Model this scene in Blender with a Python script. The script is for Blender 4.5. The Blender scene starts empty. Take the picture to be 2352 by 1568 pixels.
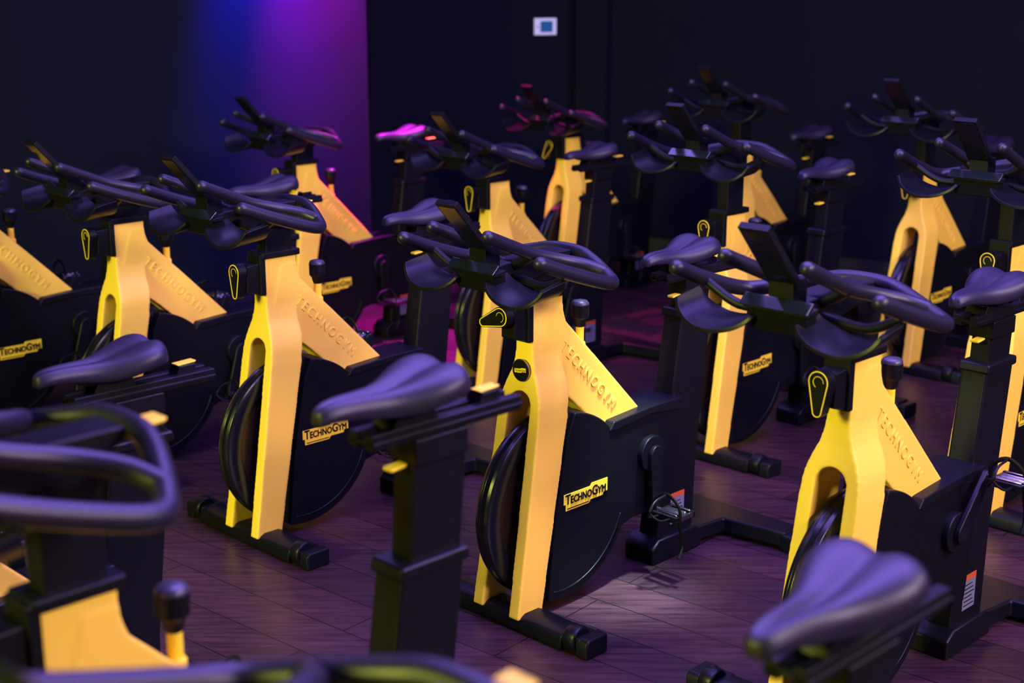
import bpy, bmesh, math
from mathutils import Vector, Matrix
sc=bpy.context.scene
sc.view_settings.view_transform='Standard'
COL=sc.collection
def link(o): COL.objects.link(o)

# ---------------------------------------------------------------- materials
def mat(name,col,rough=.5,metal=0,spec=.5,coat=0,emit=None,es=0,noise=0,nscale=40,bump=0,bscale=400):
    m=bpy.data.materials.new(name); m.use_nodes=True
    nt=m.node_tree; b=nt.nodes['Principled BSDF']
    b.inputs['Base Color'].default_value=(*col,1)
    b.inputs['Roughness'].default_value=rough
    b.inputs['Metallic'].default_value=metal
    b.inputs['Specular IOR Level'].default_value=spec
    b.inputs['Coat Weight'].default_value=coat
    if emit:
        b.inputs['Emission Color'].default_value=(*emit,1); b.inputs['Emission Strength'].default_value=es
    tc=nt.nodes.new('ShaderNodeTexCoord')
    if noise:
        n=nt.nodes.new('ShaderNodeTexNoise'); n.inputs['Scale'].default_value=nscale; n.inputs['Detail'].default_value=5
        nt.links.new(tc.outputs['Object'],n.inputs['Vector'])
        mr=nt.nodes.new('ShaderNodeMapRange'); mr.inputs['To Min'].default_value=max(0,rough-noise); mr.inputs['To Max'].default_value=min(1,rough+noise)
        nt.links.new(n.outputs['Fac'],mr.inputs['Value']); nt.links.new(mr.outputs['Result'],b.inputs['Roughness'])
    if bump:
        n2=nt.nodes.new('ShaderNodeTexNoise'); n2.inputs['Scale'].default_value=bscale; n2.inputs['Detail'].default_value=2
        nt.links.new(tc.outputs['Object'],n2.inputs['Vector'])
        bp=nt.nodes.new('ShaderNodeBump'); bp.inputs['Strength'].default_value=bump; bp.inputs['Distance'].default_value=.001
        nt.links.new(n2.outputs['Fac'],bp.inputs['Height']); nt.links.new(bp.outputs['Normal'],b.inputs['Normal'])
    return m
YEL=mat('yellow_paint',(.96,.625,.062),.42,spec=.34,noise=.04)
YELD=mat('yellow_plastic',(.97,.70,.03),.5,spec=.25)
BLK=mat('black_plastic',(.0035,.0035,.005),.45,spec=.17,noise=.08,bump=.15)
BLKS=mat('black_satin_steel',(.0045,.0045,.0065),.38,spec=.2,noise=.06)
RUB=mat('black_rubber_grip',(.010,.0085,.016),.40,spec=.36,bump=.3)
VINYL=mat('black_vinyl',(.015,.0115,.026),.42,spec=.30,bump=.25,bscale=600)
GLOSS=mat('gloss_black',(.004,.004,.005),.15,spec=.5)
RIM=mat('black_rim',(.005,.005,.007),.22,spec=.4,noise=.05)
DISC=mat('dark_bronze_disc',(.05,.03,.015),.3,metal=.7)
CHR=mat('chrome',(.5,.5,.52),.22,metal=1)
SILV=mat('dark_grey_plastic',(.035,.033,.045),.35,spec=.4)
WHT=mat('white_label',(.15,.15,.20),.5)
ORG=mat('orange_label',(.50,.08,.015),.5)
GLS=mat('smoked_glass',(.006,.009,.010),.16,spec=.9)
INK=mat('black_ink',(.005,.004,.004),.6,spec=.1)

# ---------------------------------------------------------------- mesh helpers
def cat(pts,n=8,closed=False):
    P=[Vector(p) for p in pts]; out=[]; N=len(P)
    rng=range(N if closed else N-1)
    for i in rng:
        if closed: p0,p1,p2,p3=P[(i-1)%N],P[i],P[(i+1)%N],P[(i+2)%N]
        else: p0,p1,p2,p3=P[max(i-1,0)],P[i],P[i+1],P[min(i+2,N-1)]
        for k in range(n):
            t=k/n
            out.append(.5*((2*p1)+(-p0+p2)*t+(2*p0-5*p1+4*p2-p3)*t*t+(-p0+3*p1-3*p2+p3)*t**3))
    if not closed: out.append(P[-1])
    return out
class Part:
    def __init__(s,name,mats,bevel=0,seg=3,ang=40,sub=0,flat=False):
        s.name=name; s.mats=mats; s.bevel=bevel; s.seg=seg; s.ang=ang; s.sub=sub; s.flat=flat; s.bm=bmesh.new()
    def face(s,vs,mi=0):
        try:
            f=s.bm.faces.new(vs); f.material_index=mi; f.smooth=not s.flat; return f
        except ValueError: return None
    def prism(s,poly,a0,a1,mi=0,axis='y'):
        def mk(u,v,a):
            return {'y':(u,a,v),'x':(a,u,v),'z':(u,v,a)}[axis]
        A=[s.bm.verts.new(mk(u,v,a0)) for u,v in poly]; B=[s.bm.verts.new(mk(u,v,a1)) for u,v in poly]
        n=len(poly); s.face(A,mi); s.face(B[::-1],mi)
        for i in range(n): s.face([A[i],B[i],B[(i+1)%n],A[(i+1)%n]],mi)
    def box(s,x0,x1,y0,y1,z0,z1,mi=0): s.prism([(x0,z0),(x1,z0),(x1,z1),(x0,z1)],y0,y1,mi)
    def tube(s,pts,r,mi=0,n=14,closed=False,caps=True,flat=1.0):
        P=[Vector(p) for p in pts]; N=len(P)
        R=r if isinstance(r,(list,tuple)) else [r]*N
        T=[]
        for i in range(N):
            if closed: t=P[(i+1)%N]-P[(i-1)%N]
            else: t=P[min(i+1,N-1)]-P[max(i-1,0)]
            T.append(t.normalized())
        up=Vector((0,0,1)) if abs(T[0].z)<.9 else Vector((1,0,0))
        nv=(up-T[0]*up.dot(T[0])).normalized()
        if caps and not closed:
            h=[]; 
            for k in (3,2,1):
                a=math.pi/2*k/3*.93; h.append((a))
            P0=[P[0]-T[0]*R[0]*math.sin(a) for a in h]; r0=[R[0]*math.cos(a) for a in h]
            P1=[P[-1]+T[-1]*R[-1]*math.sin(a) for a in h[::-1]]; r1=[R[-1]*math.cos(a) for a in h[::-1]]
            P=P0+P+P1; R=r0+list(R)+r1; T=[T[0]]*3+T+[T[-1]]*3; N=len(P)
        rings=[]
        for i in range(N):
            nv=(nv-T[i]*nv.dot(T[i])).normalized(); bv=T[i].cross(nv)
            rings.append([s.bm.verts.new(P[i]+(nv*math.cos(2*math.pi*k/n)*flat+bv*math.sin(2*math.pi*k/n))*R[i]) for k in range(n)])
        for i in range(N if closed else N-1):
            a=rings[i]; b=rings[(i+1)%N]
            for k in range(n): s.face([a[k],a[(k+1)%n],b[(k+1)%n],b[k]],mi)
        if not closed:
            s.face(rings[0][::-1],mi); s.face(rings[-1],mi)
    def lathe(s,prof,c,axis='y',n=48,mi=0,close=False,mis=None):
        c=Vector(c); rings=[]
        for r,a in prof:
            ring=[]
            for k in range(n):
                t=2*math.pi*k/n; u,v=r*math.cos(t),r*math.sin(t)
                d={'y':(u,a,v),'z':(u,v,a),'x':(a,u,v)}[axis]
                ring.append(s.bm.verts.new(c+Vector(d)))
            rings.append(ring)
        m=len(rings)
        for i in range(m if close else m-1):
            a=rings[i]; b=rings[(i+1)%m]; q=mis[i] if mis else mi
            for k in range(n): s.face([a[k],a[(k+1)%n],b[(k+1)%n],b[k]],q)
        if not close:
            s.face(rings[0][::-1],mis[0] if mis else mi); s.face(rings[-1],mis[-1] if mis else mi)
    def done(s,origin=(0,0,0),mods=None):
        bmesh.ops.recalc_face_normals(s.bm,faces=s.bm.faces[:])
        bmesh.ops.translate(s.bm,verts=s.bm.verts[:],vec=-Vector(origin))
        me=bpy.data.meshes.new(s.name); s.bm.to_mesh(me); s.bm.free()
        for m in s.mats: me.materials.append(m)
        o=bpy.data.objects.new(s.name,me); link(o)
        if s.bevel:
            b=o.modifiers.new('b','BEVEL'); b.width=s.bevel; b.segments=s.seg; b.limit_method='ANGLE'; b.angle_limit=math.radians(s.ang); b.harden_normals=True
        if s.sub:
            u=o.modifiers.new('s','SUBSURF'); u.levels=s.sub; u.render_levels=s.sub
        bake(o)
        o.location=origin
        return o
def bake(o):
    if not o.modifiers: return
    dg=bpy.context.evaluated_depsgraph_get(); dg.update()
    me=bpy.data.meshes.new_from_object(o.evaluated_get(dg),preserve_all_data_layers=True,depsgraph=dg)
    me.name=o.name; o.modifiers.clear(); o.data=me
def arc(cx,cz,r,a0,a1,n):
    return [(cx+r*math.cos(math.radians(a0+(a1-a0)*i/n)),cz+r*math.sin(math.radians(a0+(a1-a0)*i/n))) for i in range(n+1)]
def curve2(pts,n=6): return [(p.x,p.y) for p in cat([(a,b,0) for a,b in pts],n)]

PARTS=[]   # (key,obj,parentkey)
def reg(key,o,parent=None): PARTS.append((key,o,parent)); return o

# ---------------------------------------------------------------- frame (fork + neck + diagonal strut)
def raw(name,poly,a0,a1,axis):
    p=Part(name,[YEL]); p.prism(poly,a0,a1,0,axis); return p.done()
half=[(.031,.90),(.031,.77),(.033,.735),(.042,.695),(.058,.658),(.071,.62),(.076,.58),(.079,.50),(.088,.035)]
o1=curve2(half,4)
inn=[(.050,.035),(.041,.50),(.040,.58)]+arc(0,.598,.040,0,90,8)[1:]
front=o1+inn
front=front+[(-x,z) for x,z in front[::-1]][1:]
side=curve2([(.038,.90),(.038,.76),(.034,.70),(.022,.62),(-.072,.035)],5)+curve2([(.022,.035),(.116,.50),(.128,.555),(.133,.595),(.145,.64)],4)+[(.156,.90)]
A=raw('frame',side,-.12,.12,'y'); B=raw('tmp',front,-.2,.3,'x')
m=A.modifiers.new('i','BOOLEAN'); m.operation='INTERSECT'; m.object=B; m.solver='EXACT'
bake(A)
strut=[(.06,.72),(.10,.86),(.155,.86)]+curve2([(.157,.838),(.170,.806),(.20,.778),(.482,.500)],4)+[(.314,.472)]+curve2([(.20,.576),(.166,.604),(.144,.618),(.126,.620)],4)
C=raw('tmp2',strut,-.0325,.0325,'y')
m=A.modifiers.new('u','BOOLEAN'); m.operation='UNION'; m.object=C; m.solver='EXACT'
m=A.modifiers.new('r','REMESH'); m.mode='VOXEL'; m.voxel_size=.0032; m.use_smooth_shade=True
m=A.modifiers.new('s','SMOOTH'); m.factor=.5; m.iterations=8
bake(A)
A.data.materials.clear(); A.data.materials.append(YEL)
for p in A.data.polygons: p.use_smooth=True; p.material_index=0
bpy.data.objects.remove(B); bpy.data.objects.remove(C)
A.name='frame'; reg('frame',A)
def text(name,body,size,loc,angle,material,ext=.0008,spacing=1,small=False,shear=0,bev=0,sx=1,off=0):
    cu=bpy.data.curves.new(name,'FONT'); cu.body=body; cu.size=size; cu.extrude=ext; cu.align_x='CENTER'; cu.align_y='CENTER'
    cu.space_character=spacing; cu.shear=shear; cu.resolution_u=3; cu.bevel_depth=bev; cu.bevel_resolution=1; cu.offset=off
    if small:
        cu.small_caps_scale=.74
        for f in cu.body_format: f.use_small_caps=True
    o=bpy.data.objects.new(name,cu); link(o)
    dg=bpy.context.evaluated_depsgraph_get(); dg.update()
    me=bpy.data.meshes.new_from_object(o.evaluated_get(dg)); me.name=name
    bpy.data.objects.remove(o)
    M=Matrix.Translation(loc)@Matrix.Rotation(-angle,4,'Y')@Matrix.Rotation(math.pi/2,4,'X')@Matrix.Diagonal((sx,1,1,1))
    me.transform(M); me.materials.clear(); me.materials.append(material)
    o=bpy.data.objects.new(name,me); link(o); return o
reg('emb',text('embossed_lettering','TECHNOGYM',.043,(.260,-.0327,.640),math.radians(-44.5),YEL,ext=.0017,spacing=1.40,bev=.0004,sx=.9),'frame')

# collar on neck + clamp block
p=Part('neck_collar',[BLK],.004)
p.box(.028,.166,-.038,.038,.885,.905)
p.prism([(-.022,.79),(.036,.775),(.036,.875),(-.022,.87)],-.026,.026)
p.box(.02,.04,-.035,.035,.775,.90)
reg('collar',p.done())
# teardrop lever
p=Part('height_lever',[BLK,YELD],.002)
def tear(R,r,L,n=10):
    o=[(R*math.cos(math.radians(a)),R*math.sin(math.radians(a))) for a in [ -12+204*i/16 for i in range(17)]]
    o+=[(r*math.cos(math.radians(a)),-L+r*math.sin(math.radians(a))) for a in [192+156*i/8 for i in range(9)]]
    return o
p.prism(tear(.027,.013,.068),-.016,.012,0,'x')
p.tube([(-.016,u,v) for u,v in tear(.0235,.0105,.068)],.0015,1,n=8,closed=True)
p.tube([(-.016,.013*math.cos(math.radians(a)),.013*math.sin(math.radians(a))) for a in range(-60,181,30)],.0009,1,n=6)
o=p.done(); o.location=(-.036,0,.852); reg('lever',o)

# resistance knob
p=Part('resistance_knob',[BLK,SILV],.0015)
p.lathe([(.012,.775),(.016,.785),(.018,.795),(.025,.803),(.0255,.838)],(.256,0,0),'z',24)
p.lathe([(.0250,.8365),(.0245,.842),(.020,.848),(.008,.851)],(.256,0,0),'z',24,mi=1)
reg('knob',p.done())
p=Part('knob_stem',[YELD],.001)
p.lathe([(.016,.695),(.016,.73),(.0115,.735),(.0115,.778)],(.256,0,0),'z',20)
reg('stem',p.done(),'knob')

# front stabilizer
p=Part('front_stabilizer',[BLKS],.006)
sec=[(-.066,.0),(.026,.0),(.030,.012),(.022,.042),(.006,.050),(-.046,.050),(-.062,.042),(-.070,.012)]
p.prism(sec,-.24,.24)
for q in (-1,1):
    a,b=sorted((q*.232,q*.30)); p.box(-.058,.018,a,b,.004,.050)
    a,b=sorted((q*.285,q*.325)); p.prism([(-.062,.0),(.022,.0),(.022,.052),(-.052,.052),(-.062,.04)],a,b)
reg('fstab',p.done())
for q,key in ((-1,'tw1'),(1,'tw2')):
    p=Part('transport_wheel',[BLKS],.003)
    a0,a1=sorted((q*.284,q*.244))
    p.lathe([(.020,a0),(.033,a0),(.036,a0+.006),(.036,a1-.006),(.033,a1),(.02,a1)],(-.034,0,.0365),'y',28)
    reg(key,p.done(),'fstab')

# flywheel
WC=(.140,0,.298)
p=Part('flywheel',[RIM,DISC],.0015,seg=2,ang=30)
prof=[(.02,.030),(.035,.030),(.04,.012),(.205,.012),(.212,.024),(.228,.027),(.252,.027),(.262,.022),(.266,.012),(.262,.007),(.262,-.007),(.266,-.012),(.262,-.022),(.252,-.027),(.228,-.027),(.212,-.024),(.205,-.012),(.04,-.012),(.035,-.030),(.02,-.030)]
mis=[0,0,1,0,0,0,0,0,0,0,0,0,0,0,0,0,1,0,0,0]
p.lathe(prof,WC,'y',96,mis=mis)
reg('fly',p.done())

# drive housing
p=Part('drive_housing',[BLK,BLKS],.009,seg=4,ang=30)
c=(.140,.298); R=.262
poly=arc(c[0],c[1],R,82,46,10)+[(.326,.478),(.337,.491),(.50,.503),(.632,.503),(.612,.30),(.592,.15),(.54,.155),(.50,.182),(.43,.186)]+arc(c[0],c[1],.272,-27,-104,18)+[(.10,.25),(.13,.40),(.150,.50)]
p.prism(poly,-.060,.060)
reg('house',p.done())
p=Part('housing_top_trim',[BLKS],.004)
p.prism([(.316,.474),(.335,.497),(.50,.508),(.640,.508),(.636,.470),(.50,.484),(.34,.470)],-.064,.064)
reg('trim',p.done(),'house')
p=Part('crank_cover',[BLKS],.004)
p.prism(arc(.495,.37,.052,0,360,28)[:-1],-.078,.078)
reg('cc',p.done(),'house')
p=Part('housing_seam',[BLKS],0)
p.tube([(a,-.0605,b) for a,b in arc(c[0],c[1],.245,-100,-20,24)],.0025,n=8)
reg('seam',p.done(),'house')
# logo plate
p=Part('logo_plate',[YELD,INK],0,flat=True)
w,h=.090,.020
pl=[(-w+.008,-h-.009),(.012,-h-.009),(.020,-h),(w-.020,-h),(w-.016,-h+.009),(w,-h+.009),(w,h+.007),(.024,h+.007),(.018,h-.001),(-w,h-.001),(-w,-h+.010),(-w+.008,-h+.010)]
LX,LZ=.222,.312
p.prism([(LX+x,LZ+z) for x,z in pl],-.0616,-.0590)
reg('plate',p.done(),'house')
p=Part('logo_underline',[INK],0,flat=True)
p.box(LX-w+.014,LX+.012,-.0622,-.0612,LZ-h-.0050,LZ-h-.0022)
reg('uline',p.done(),'house')
reg('ltext',text('logo_lettering','TechnoGym',.040,(LX,-.0617,LZ+.002),0,INK,ext=.0006,small=True,bev=.0009,sx=.84),'house')

# cranks & pedals
AX=(.495,0,.370)
def crank(sg):
    p=Part('crank_arm',[BLKS],.004)
    def st(r0,r1,L):
        return arc(0,0,r0,0,180,10)+arc(0,-L,r1,180,360,8)
    ys=(-.094,-.079) if sg<0 else (.079,.094)
    P=st(.026,.016,.165)
    if sg>0: P=[(x,-z) for x,z in P]
    p.prism(P,*ys)
    o=p.done(); o.location=AX; return o
def pedal(sg):
    p=Part('pedal',[BLKS,CHR,BLK],.002)
    y=lambda v:-v if sg<0 else v
    def bx(x0,x1,a,b,z0,z1,mi): 
        a,b=sorted((y(a),y(b))); p.box(x0,x1,a,b,z0,z1,mi)
    p.tube([(0,y(.09),0),(0,y(.13),0)],.007,1,n=10)
    bx(-.016,.016,.118,.195,-.010,.010,1)
    bx(-.044,-.034,.112,.200,-.009,.009,0); bx(.034,.044,.112,.200,-.009,.009,0)
    bx(-.040,.040,.112,.120,-.007,.007,1); bx(-.040,.040,.192,.200,-.007,.007,1)
    for k in range(4): p.tube([(-.030+.02*k,y(.125),.011),(-.030+.02*k,y(.19),.011)],.003,1,n=8)
    for q in (.135,.175):
        p.tube(cat([(-.04,y(q),.0),(-.085,y(q),.006),(-.105,y(.155),.03),(-.085,y(.155),.058),(-.04,y(.155),.066)],5),.0035,2,n=8)
    return p.done()
def strap(sg):
    y=lambda v:-v if sg<0 else v
    p=Part('toe_strap',[BLK],.0008)
    p.tube(cat([(-.03,y(.118),-.005),(-.03,y(.112),.04),(-.03,y(.155),.066),(-.03,y(.200),.035),(-.03,y(.203),-.02),(-.02,y(.206),-.075),(-.035,y(.207),-.11)],6),.006,n=8,flat=.3)
    return p.done()
c1=reg('c1',crank(-1)); pd=pedal(-1); pd.location=(0,0,-.165); reg('p1',pd,'c1'); s_=strap(-1); s_.location=(0,0,-.165); reg('s1',s_,'c1')
c2=reg('c2',crank(1)); pd=pedal(1); pd.location=(0,0,.165); reg('p2',pd,'c2'); s_=strap(1); s_.location=(0,0,.165); reg('s2',s_,'c2')

# seat tube + base + rear stabilizer
p=Part('seat_tube',[BLKS],.007)
p.prism([(.565,.02),(.742,.02),(.752,.30),(.805,.745),(.665,.745),(.60,.30)],-.036,.036)
p.prism([(.655,.735),(.660,.760),(.812,.760),(.813,.735)],-.042,.042)
p.prism([(.53,.0),(.765,.0),(.765,.05),(.74,.075),(.56,.075),(.53,.05)],-.056,.056)
reg('stube',p.done())
p=Part('warning_label',[WHT,ORG,INK],0,flat=True)
p.box(.632,.696,-.0372,-.0355,.10,.190,0); p.box(.632,.696,-.0376,-.0356,.182,.197,1)
for k in range(6): p.box(.638,.690-.006*(k%3),-.0376,-.0370,.110+.0115*k,.1128+.0115*k,2)
reg('wlabel',p.done(),'stube')
p=Part('rear_stabilizer',[BLKS],.008)
def pz(poly,z0,z1): p.prism(poly,z0,z1,0,'z')
pz([(.75,-.045),(.75,.045),(.87,.06),(.90,.27),(.985,.27),(.985,-.27),(.90,-.27),(.87,-.06)],.012,.062)
p.box(.895,.99,-.305,-.255,0,.055); p.box(.895,.99,.255,.305,0,.055)
reg('rstab',p.done())

# seat post
p=Part('seat_post',[BLKS,BLK],.004)
p.prism([(.665,.50),(.775,.50),(.806,.842),(.688,.842)],-.026,.026)
p.box(.682,.800,-.034,.034,.800,.846,1)
reg('spost',p.done())
p=Part('seat_height_lever',[YELD],.003)
p.prism([(.648,.793),(.685,.796),(.685,.802),(.648,.800)],-.012,.012,0)
reg('slever',p.done(),'spost')
p=Part('saddle_slide_lever',[YELD,BLK],.002)
p.prism([(.85,.888),(.892,.890),(.896,.894),(.846,.892)],-.012,.012,0); p.prism([(.84,.868),(.89,.868),(.89,.889),(.85,.889)],-.018,.018,1)
reg('slever2',p.done(),'spost')
p=Part('seat_slider',[BLKS,BLK],.003)
p.box(.595,.930,-.030,-.010,.846,.872); p.box(.595,.930,.010,.030,.846,.872); p.box(.60,.925,-.012,.012,.850,.862,1)
p.box(.595,.930,-.034,.034,.853,.860,0)
p.prism([(.64,.868),(.74,.868),(.73,.892),(.65,.892)],-.028,.028,1)
p.tube(cat([(.60,-.018,.905),(.64,-.022,.894),(.74,-.022,.894),(.79,-.030,.915)],4),.0045,n=8)
p.tube(cat([(.60,.018,.905),(.64,.022,.894),(.74,.022,.894),(.79,.030,.915)],4),.0045,n=8)
reg('slider',p.done(),'spost')
# saddle
p=Part('saddle',[VINYL],0,sub=2)
L=.280; S=[(0,.012,-.020),(.04,.022,-.011),(.16,.029,-.005),(.34,.034,-.006),(.48,.045,-.006),(.60,.062,.000),(.72,.079,.010),(.84,.086,.020),(.94,.079,.022),(.99,.058,.014)]
rings=[]
for u,w,dz in S:
    x=.525+L*u; zt=.943+dz; h=.024+.026*min(1,u*1.6)
    g=-.011 if u>.3 else (-.006 if u>.1 else -.001)
    prof=[(0,g),(.16,g*.5),(.42,.001),(.70,-.001),(.92,-.012),(1.0,-h*.6),(.94,-h),(.6,-h*1.02),(0,-h)]
    ring=[(w*a,zt+b) for a,b in prof]
    full=[(x,-l,z) for l,z in ring]+[(x,l,z) for l,z in ring[-2:0:-1]]
    rings.append([p.bm.verts.new(v) for v in full])
n=len(rings[0])
for a,b in zip(rings,rings[1:]):
    for k in range(n): p.face([a[k],a[(k+1)%n],b[(k+1)%n],b[k]])
p.face(rings[0]); p.face(rings[-1][::-1])
reg('saddle',p.done())

# handlebar post + handlebar
p=Part('handlebar_post',[BLKS,BLK],.004)
p.box(.052,.146,-.024,.024,.66,.965)
p.box(.045,.152,-.030,.030,.93,.972,1)
reg('hpost',p.done())
p=Part('handlebar',[RUB,BLK],.004)
rh=[(-.150,.248,1.042),(-.06,.254,1.008),(.04,.257,.975),(.095,.254,.960),(.125,.237,.957),(.152,.192,.966),(.190,.108,.986),(.205,.045,.998)]
ring=[(b,-l,z) for b,l,z in rh]+rh[::-1]
p.tube(cat(ring,8),.0176,0,n=16)
for s in (-1,1):
    p.tube(cat([(-.180,s*.100,1.092),(-.10,s*.094,1.060),(-.01,s*.092,1.025),(.07,s*.108,1.003),(.125,s*.145,.987),(.150,s*.185,.972)],8),.0162,0,n=16)
    p.tube(cat([(-.02,s*.092,1.025),(-.02,s*.05,1.0),(-.02,s*.0,.99)],6),.015,1,n=14)
    p.tube(cat([(-.03,s*.05,.965),(-.04,s*.16,.958),(-.045,s*.252,1.002)],6),.011,1,n=12)
p.prism([(-.125,.935),(-.135,.985),(-.06,1.0),(.10,1.005),(.19,1.005),(.19,.985),(.15,.965),(.03,.94)],-.036,.036,1)
p.prism([(-.125,.935),(-.138,.990),(-.095,.996),(-.08,.940)],-.070,.070,1)
reg('hbar',p.done())
p=Part('console',[GLOSS,BLK],.003)
def rot(poly,cx,cz,a):
    ca,sa=math.cos(a),math.sin(a); return [(cx+x*ca-z*sa,cz+x*sa+z*ca) for x,z in poly]
p.prism(rot([(-.088,-.008),(.088,-.008),(.088,.008),(-.088,.008)],-.165,1.105,math.radians(132)),-.036,.036,1)
p.prism(rot([(-.080,-.0088),(.080,-.0088),(.080,-.0070),(-.080,-.0070)],-.165,1.105,math.radians(132)),-.031,.031,0)
p.prism(rot([(-.080,.0070),(.080,.0070),(.080,.0088),(-.080,.0088)],-.165,1.105,math.radians(132)),-.031,.031,0)
p.box(-.12,-.07,-.03,.03,.985,1.05,1)
reg('console',p.done(),'hbar')
p=Part('tablet_ledge',[GLS,BLK],.002)
p.prism([(-.150,.990),(-.141,.986),(-.118,1.008),(-.127,1.012)],-.084,.084,0)
p.prism([(-.140,.982),(-.10,.982),(-.10,.996),(-.140,.990)],-.080,.080,1)
reg('ledge',p.done(),'hbar')
for s,key in ((-1,'r1'),(1,'r2')):
    p=Part('forearm_rest',[BLKS],.0)
    sec=curve2([(.052,.980),(.068,.963),(.098,.947),(.135,.938),(.175,.937),(.212,.948),(.238,.967),(.252,.990)],5)
    N=len(sec)
    bs=[0,.25,.5,.75,1]
    def surf(off):
        rows=[]
        for i,(l,z) in enumerate(sec):
            a=sec[max(i-1,0)]; b=sec[min(i+1,N-1)]
            tx,tz=b[0]-a[0],b[1]-a[1]; q=math.hypot(tx,tz); nx,nz=-tz/q,tx/q
            e=i/(N-1); f=math.sin(math.pi*e)
            b0=-.145-.024*f; b1=-.070+.024*f
            rows.append([p.bm.verts.new((b0+(b1-b0)*k,s*(l+nx*off),z+nz*off-.014*(1-k))) for k in bs])
        return rows
    T=surf(.005); U=surf(-.005)
    for i in range(N-1):
        for k in range(4):
            p.face([T[i][k],T[i][k+1],T[i+1][k+1],T[i+1][k]]); p.face([U[i][k],U[i+1][k],U[i+1][k+1],U[i][k+1]])
        p.face([T[i][0],T[i+1][0],U[i+1][0],U[i][0]]); p.face([T[i][4],U[i][4],U[i+1][4],T[i+1][4]])
    for i in (0,N-1):
        for k in range(4): p.face([T[i][k],U[i][k],U[i][k+1],T[i][k+1]])
    p.bevel=.002; p.ang=60
    reg(key,p.done(),'hbar')
p=Part('bar_slide_lever',[YELD,BLK],.003)
p.prism([(.205,.972),(.262,.978),(.262,.992),(.205,.988)],-.018,.018,1)
p.prism([(.205,.987),(.262,.991),(.266,.997),(.205,.994)],-.020,.020,0)
reg('blever',p.done(),'hbar')
# emblem (only on one bike)
p=Part('round_emblem',[CHR,INK,YELD],.0,flat=True)
p.lathe([(.031,.0),(.031,.003),(.030,.004)],(0,0,0),'y',40)
p.lathe([(.0288,.0035),(.0285,.0048)],(0,0,0),'y',40,mi=1)
p.prism([(-.021,-.006),(.004,-.006),(.006,-.004),(.021,-.004),(.021,.007),(.004,.007),(.002,.005),(-.021,.005)],.0046,.0054,2)
badge=p.done(); badge.name='round_emblem'
tb=text('emblem_lettering','TechnoGym',.0095,(0,-.0056,0.0),0,INK,ext=.0003,small=True,sx=.8)
for v in badge.data.vertices: v.co.y=-v.co.y
badge.data.flip_normals()

# ---------------------------------------------------------------- bikes
BASE='black and yellow steel spin bike'
bikes=[
('A',0.005,3.61,45,0,-.01,0,70,0,'yellow and black spin bike with round emblem on its fork'),
('B',-.79,4.18,45,.045,-.03,.02,0,10,'yellow and black spin bike beside the round-emblem bike'),
('F',-1.41,4.80,45,.015,0,.02,0,20,BASE+' with dark multi-grip handlebar'),
('L',-2.10,5.20,45,.0,0,.0,0,20,BASE+' with dark multi-grip handlebar'),
('J',.70,3.0,45,.055,-.09,.02,0,-140,'yellow and black spin bike with raised, forward-set handlebar'),
('G',-1.02,6.38,45,.03,0,.05,0,0,'yellow and black spin bike washed in magenta stage light'),
('E',-.14,5.82,45,.015,0,.03,0,20,BASE+' with dark multi-grip handlebar'),
('C',.71,4.98,45,.12,-.01,.06,0,0,'yellow and black spin bike with handlebar raised high'),
('K',1.51,4.37,45,.13,-.04,.0,0,0,'yellow and black spin bike with handlebar raised high'),
('H',.23,7.50,45,.0,0,.02,30,0,'yellow and black spin bike near the wall in pink light'),
('I',1.05,6.90,45,.13,0,.0,0,0,'yellow and black spin bike with handlebar raised high'),
('D',1.74,6.17,45,.12,0,.02,0,0,'yellow and black spin bike with handlebar raised high'),
('P',-1.33,2.37,45,.0,0,.0,0,0,BASE+' with rounded dark vinyl saddle'),
('O',-.675,1.73,45,.11,-.01,.125,0,0,'yellow and black spin bike with saddle raised high'),
('Q',-.105,1.095,45,.072,-.10,.05,0,0,BASE+' with rounded dark vinyl saddle'),
]
protos=PARTS; first=True
for key,x,y,hd,hdz,hdb,sdz,lev,crk,label in bikes:
    e=bpy.data.objects.new('spin_bike',None); e.empty_display_size=.2; link(e)
    e.location=(x,y,0); e.rotation_euler=(0,0,math.radians(hd))
    e['label']=label; e['category']='exercise bike'; e['group']='spin bikes in the studio'
    d={}
    for k,o,pk in protos:
        q=o if first else o.copy()
        if not first: link(q)
        d[k]=q
    for k,o,pk in protos: d[k].parent=d[pk] if pk else e
    if first: PRISTINE={k:(o.location.copy()) for k,o,pk in protos}
    for k,o,pk in protos: d[k].location=PRISTINE[k]; d[k].rotation_euler=(0,0,0)
    d['hpost'].location.z+=hdz
    d['hbar'].location.z+=hdz; d['hbar'].location.x+=hdb
    d['spost'].location+=Vector((sdz*.14,0,sdz)); d['saddle'].location+=Vector((sdz*.14-(.02 if key=='O' else 0),0,sdz))
    d['lever'].rotation_euler=(math.radians(lev),0,0)
    for c_ in ('c1','c2'): d[c_].rotation_euler=(0,math.radians(crk),0)
    for c_ in ('p1','s1','p2','s2'): d[c_].rotation_euler=(0,-math.radians(crk),0)
    if key=='A':
        badge.parent=d['frame']; tb.parent=d['frame']
        for o_ in (badge,tb): o_.location=(.0285,0,.695); o_.rotation_euler=(0,math.radians(-6),math.radians(-90))
    first=False
badge['label']='round black emblem with silver rim'

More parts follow.
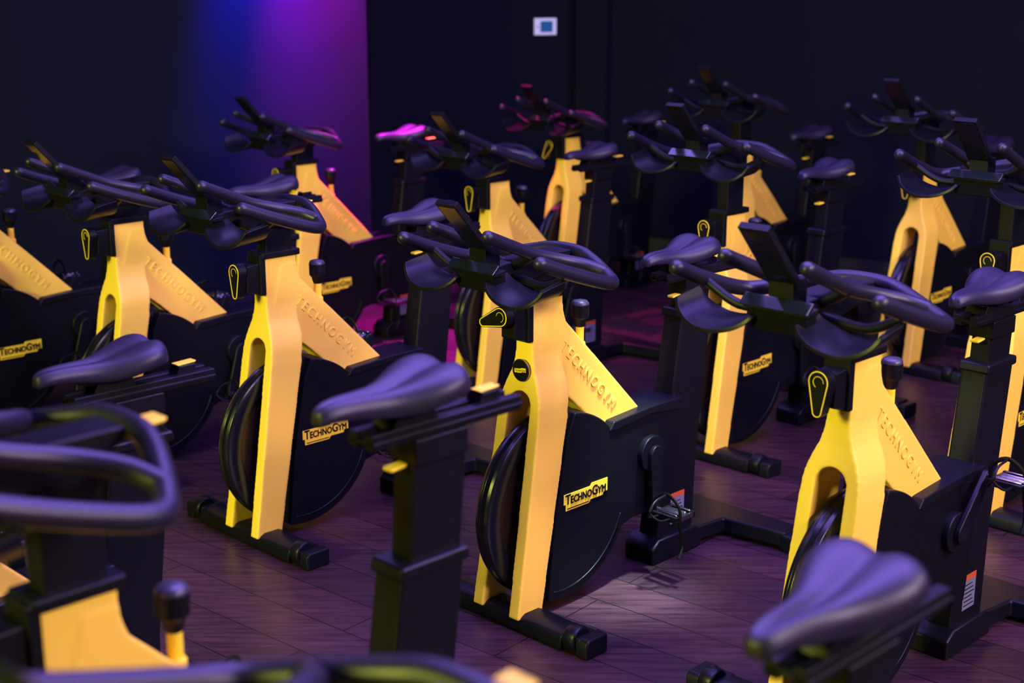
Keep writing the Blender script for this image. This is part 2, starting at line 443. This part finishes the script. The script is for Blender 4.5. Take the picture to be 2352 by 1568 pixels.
# ---------------------------------------------------------------- room
WALL=mat('dark_painted_wall',(.0036,.0046,.0100),.85,spec=.08,noise=.1,nscale=6,bump=.2,bscale=120)
BASEB=mat('black_baseboard',(.006,.006,.008),.5)
def floor_mat():
    m=bpy.data.materials.new('dark_wood_floor'); m.use_nodes=True; nt=m.node_tree; b=nt.nodes['Principled BSDF']; N=nt.nodes; K=nt.links
    tc=N.new('ShaderNodeTexCoord'); mp=N.new('ShaderNodeMapping'); mp.inputs['Rotation'].default_value=(0,0,math.radians(40))
    K.new(tc.outputs['Object'],mp.inputs['Vector'])
    br=N.new('ShaderNodeTexBrick'); br.inputs['Scale'].default_value=1; br.inputs['Brick Width'].default_value=1.1; br.inputs['Row Height'].default_value=.15
    br.inputs['Mortar Size'].default_value=.0024; br.inputs['Mortar Smooth'].default_value=.2; br.offset=.37
    br.inputs['Color1'].default_value=(.025,.0105,.015,1); br.inputs['Color2'].default_value=(.046,.018,.024,1); br.inputs['Mortar'].default_value=(.004,.002,.003,1)
    K.new(mp.outputs['Vector'],br.inputs['Vector'])
    m2=N.new('ShaderNodeMapping'); m2.inputs['Rotation'].default_value=(0,0,math.radians(40)); m2.inputs['Scale'].default_value=(2.6,30,1)
    K.new(tc.outputs['Object'],m2.inputs['Vector'])
    n=N.new('ShaderNodeTexNoise'); n.inputs['Scale'].default_value=2; n.inputs['Detail'].default_value=8; n.inputs['Roughness'].default_value=.65
    K.new(m2.outputs['Vector'],n.inputs['Vector'])
    cr=N.new('ShaderNodeValToRGB'); cr.color_ramp.elements[0].position=.35; cr.color_ramp.elements[0].color=(.35,.33,.33,1); cr.color_ramp.elements[1].position=.68; cr.color_ramp.elements[1].color=(1.55,1.5,1.5,1)
    K.new(n.outputs['Fac'],cr.inputs['Fac'])
    mx=N.new('ShaderNodeMixRGB'); mx.blend_type='MULTIPLY'; mx.inputs['Fac'].default_value=.95
    K.new(br.outputs['Color'],mx.inputs['Color1']); K.new(cr.outputs['Color'],mx.inputs['Color2'])
    K.new(mx.outputs['Color'],b.inputs['Base Color'])
    n3=N.new('ShaderNodeTexNoise'); n3.inputs['Scale'].default_value=3; n3.inputs['Detail'].default_value=6; K.new(tc.outputs['Object'],n3.inputs['Vector'])
    mr=N.new('ShaderNodeMapRange'); mr.inputs['To Min'].default_value=.26; mr.inputs['To Max'].default_value=.5; K.new(n3.outputs['Fac'],mr.inputs['Value']); K.new(mr.outputs['Result'],b.inputs['Roughness'])
    bp=N.new('ShaderNodeBump'); bp.inputs['Strength'].default_value=.4; bp.inputs['Distance'].default_value=.003
    K.new(mx.outputs['Color'],bp.inputs['Height']); K.new(bp.outputs['Normal'],b.inputs['Normal'])
    b.inputs['Specular IOR Level'].default_value=.38
    return m
def struct(name,verts,faces,m):
    me=bpy.data.meshes.new(name); me.from_pydata(verts,[],faces); me.materials.append(m)
    o=bpy.data.objects.new(name,me); link(o); o['kind']='structure'; return o
def slab(name,pts,z0,z1,m):
    n=len(pts); v=[(x,y,z0) for x,y in pts]+[(x,y,z1) for x,y in pts]
    f=[tuple(range(n))[::-1],tuple(range(n,2*n))]+[(i,(i+1)%n,(i+1)%n+n,i+n) for i in range(n)]
    o=struct(name,v,f,m)
    bm=bmesh.new(); bm.from_mesh(o.data); bmesh.ops.recalc_face_normals(bm,faces=bm.faces[:]); bm.to_mesh(o.data); bm.free(); return o
HT=3.3
slab('floor',[(-8,-5),(8,-5),(8,12),(-8,12)],-.1,0,floor_mat())
slab('ceiling',[(-8,-5),(8,-5),(8,12),(-8,12)],HT,HT+.1,WALL)
def wallseg(name,a,b,t=.12,z1=HT,m=WALL,z0=0):
    a=Vector(a); b=Vector(b); d=(b-a).normalized(); nn=Vector((-d.y,d.x))*t
    return slab(name,[tuple(a),tuple(b),tuple(b+nn),tuple(a+nn)],z0,z1,m)
wallseg('wall_left',(-8.0,3.30),(-.76,7.60))
wallseg('wall_return',(-.76,7.60),(-1.0,8.72))
wallseg('wall_back',(-1.0,8.60),(.42,9.30))
wallseg('wall_right',(.42,9.25),(8.0,4.52))
def bb(name,a,b): 
    o=wallseg(name,a,b,t=-.014,z1=.10,m=BASEB); return o
bb('baseboard_right',(.60,9.135),(8.0,4.518)); bb('baseboard_left',(-8,3.298),(-.765,7.596)); bb('baseboard_back',(-.9,8.645),(.42,9.298))
d_=Vector((.848,-.53)); n_=Vector((-.53,-.848)).normalized()
a_=Vector((.44,9.235)); 
slab('trim_1',[tuple(a_),tuple(a_+d_*.22),tuple(a_+d_*.22+n_*.07),tuple(a_+n_*.07)],0,HT,WALL)
WP=mat('pale_plastic_glow',(.45,.45,.62),.4,emit=(.55,.5,.85),es=.35); SCR=mat('lit_screen',(.01,.04,.12),.2,emit=(.01,.07,.22),es=.8)  # casing is no lamp; emission added to its plastic stands in for light
dv=Vector((1.42,.70)).normalized()
p=Part('wall_thermostat',[WP],.004); p.box(-.076,.076,-.022,.0,-.052,.052)
t=p.done(); ang=math.atan2(dv.y,dv.x); t.location=(.205,9.1945,1.405); t.rotation_euler=(0,0,ang)
t['label']='small pale thermostat with lit blue screen on dark wall'; t['category']='thermostat'
p=Part('screen',[SCR],.001); p.box(-.040,.046,-.0245,-.021,-.034,.034); s2=p.done(); s2.parent=t
p=Part('button',[SCR],.001); p.box(-.062,-.052,-.0245,-.021,-.006,.006); s3=p.done(); s3.parent=t

# ---------------------------------------------------------------- lights
def aim(o,t): o.rotation_euler=(Vector(t)-Vector(o.location)).to_track_quat('-Z','Y').to_euler()
def area(name,loc,tgt,size,power,col,sy=None):
    l=bpy.data.lights.new(name,'AREA'); l.energy=power; l.color=col; l.size=size
    if sy: l.shape='RECTANGLE'; l.size_y=sy
    o=bpy.data.objects.new(name,l); link(o); o.location=loc; aim(o,tgt); return o
def spot(name,loc,tgt,ang,power,col,blend=.6,rad=.05):
    l=bpy.data.lights.new(name,'SPOT'); l.energy=power; l.color=col; l.spot_size=math.radians(ang); l.spot_blend=blend; l.shadow_soft_size=rad
    o=bpy.data.objects.new(name,l); link(o); o.location=loc; aim(o,tgt); return o
area('ceiling_violet',(.8,3.0,3.2),(.8,3.1,0),3.0,380,(.31,.19,1.0),2.2)
area('ceiling_violet_rear',(.2,6.0,3.2),(.2,6.0,0),3.0,90,(.31,.21,1.0),1.5)
area('side_key',(3.3,.2,3.2),(-.3,4.3,.6),1.2,335,(1.0,.76,1.0))
area('side_key_rear',(3.9,2.3,3.2),(.9,5.6,.6),1.0,165,(1.0,.78,.92))
area('front_warm',(-5.0,-.9,2.8),(-.2,4.4,.6),1.3,560,(.93,1.0,.16))
spot('magenta_spot',(-.88,7.12,2.50),(-.99,7.46,1.65),44,2300,(.95,.0,.95),1.0)
spot('blue_spot',(-1.12,6.98,2.45),(-1.26,7.29,1.62),46,2000,(.02,.01,1.0),1.0)
spot('blue_bar',(-1.9,5.9,3.0),(-1.18,6.22,1.05),14,160,(.05,.08,1.0),1.0)
spot('magenta_floor',(-.25,7.2,3.1),(-.45,6.60,0),36,3200,(1.0,.02,.9),1.0)
spot('magenta_side',(-.4,8.0,3.0),(.12,7.35,1.0),28,650,(1.0,.02,.45),.8)
spot('white_spot',(.70,3.70,3.2),(.30,3.76,0),8.5,2300,(.70,1.0,.95),.5,.12)

w=bpy.data.worlds.new('w'); sc.world=w; w.use_nodes=True
w.node_tree.nodes['Background'].inputs[0].default_value=(.02,.02,.05,1); w.node_tree.nodes['Background'].inputs[1].default_value=.3

cam=bpy.data.cameras.new('camera'); co=bpy.data.objects.new('camera',cam); link(co)
cam.lens=50; cam.sensor_width=36; co.location=(0,0,1.7); co.rotation_euler=(math.radians(90-14.32),0,0)
cam.dof.use_dof=True; cam.dof.focus_distance=3.75; cam.dof.aperture_fstop=2.8
sc.camera=co
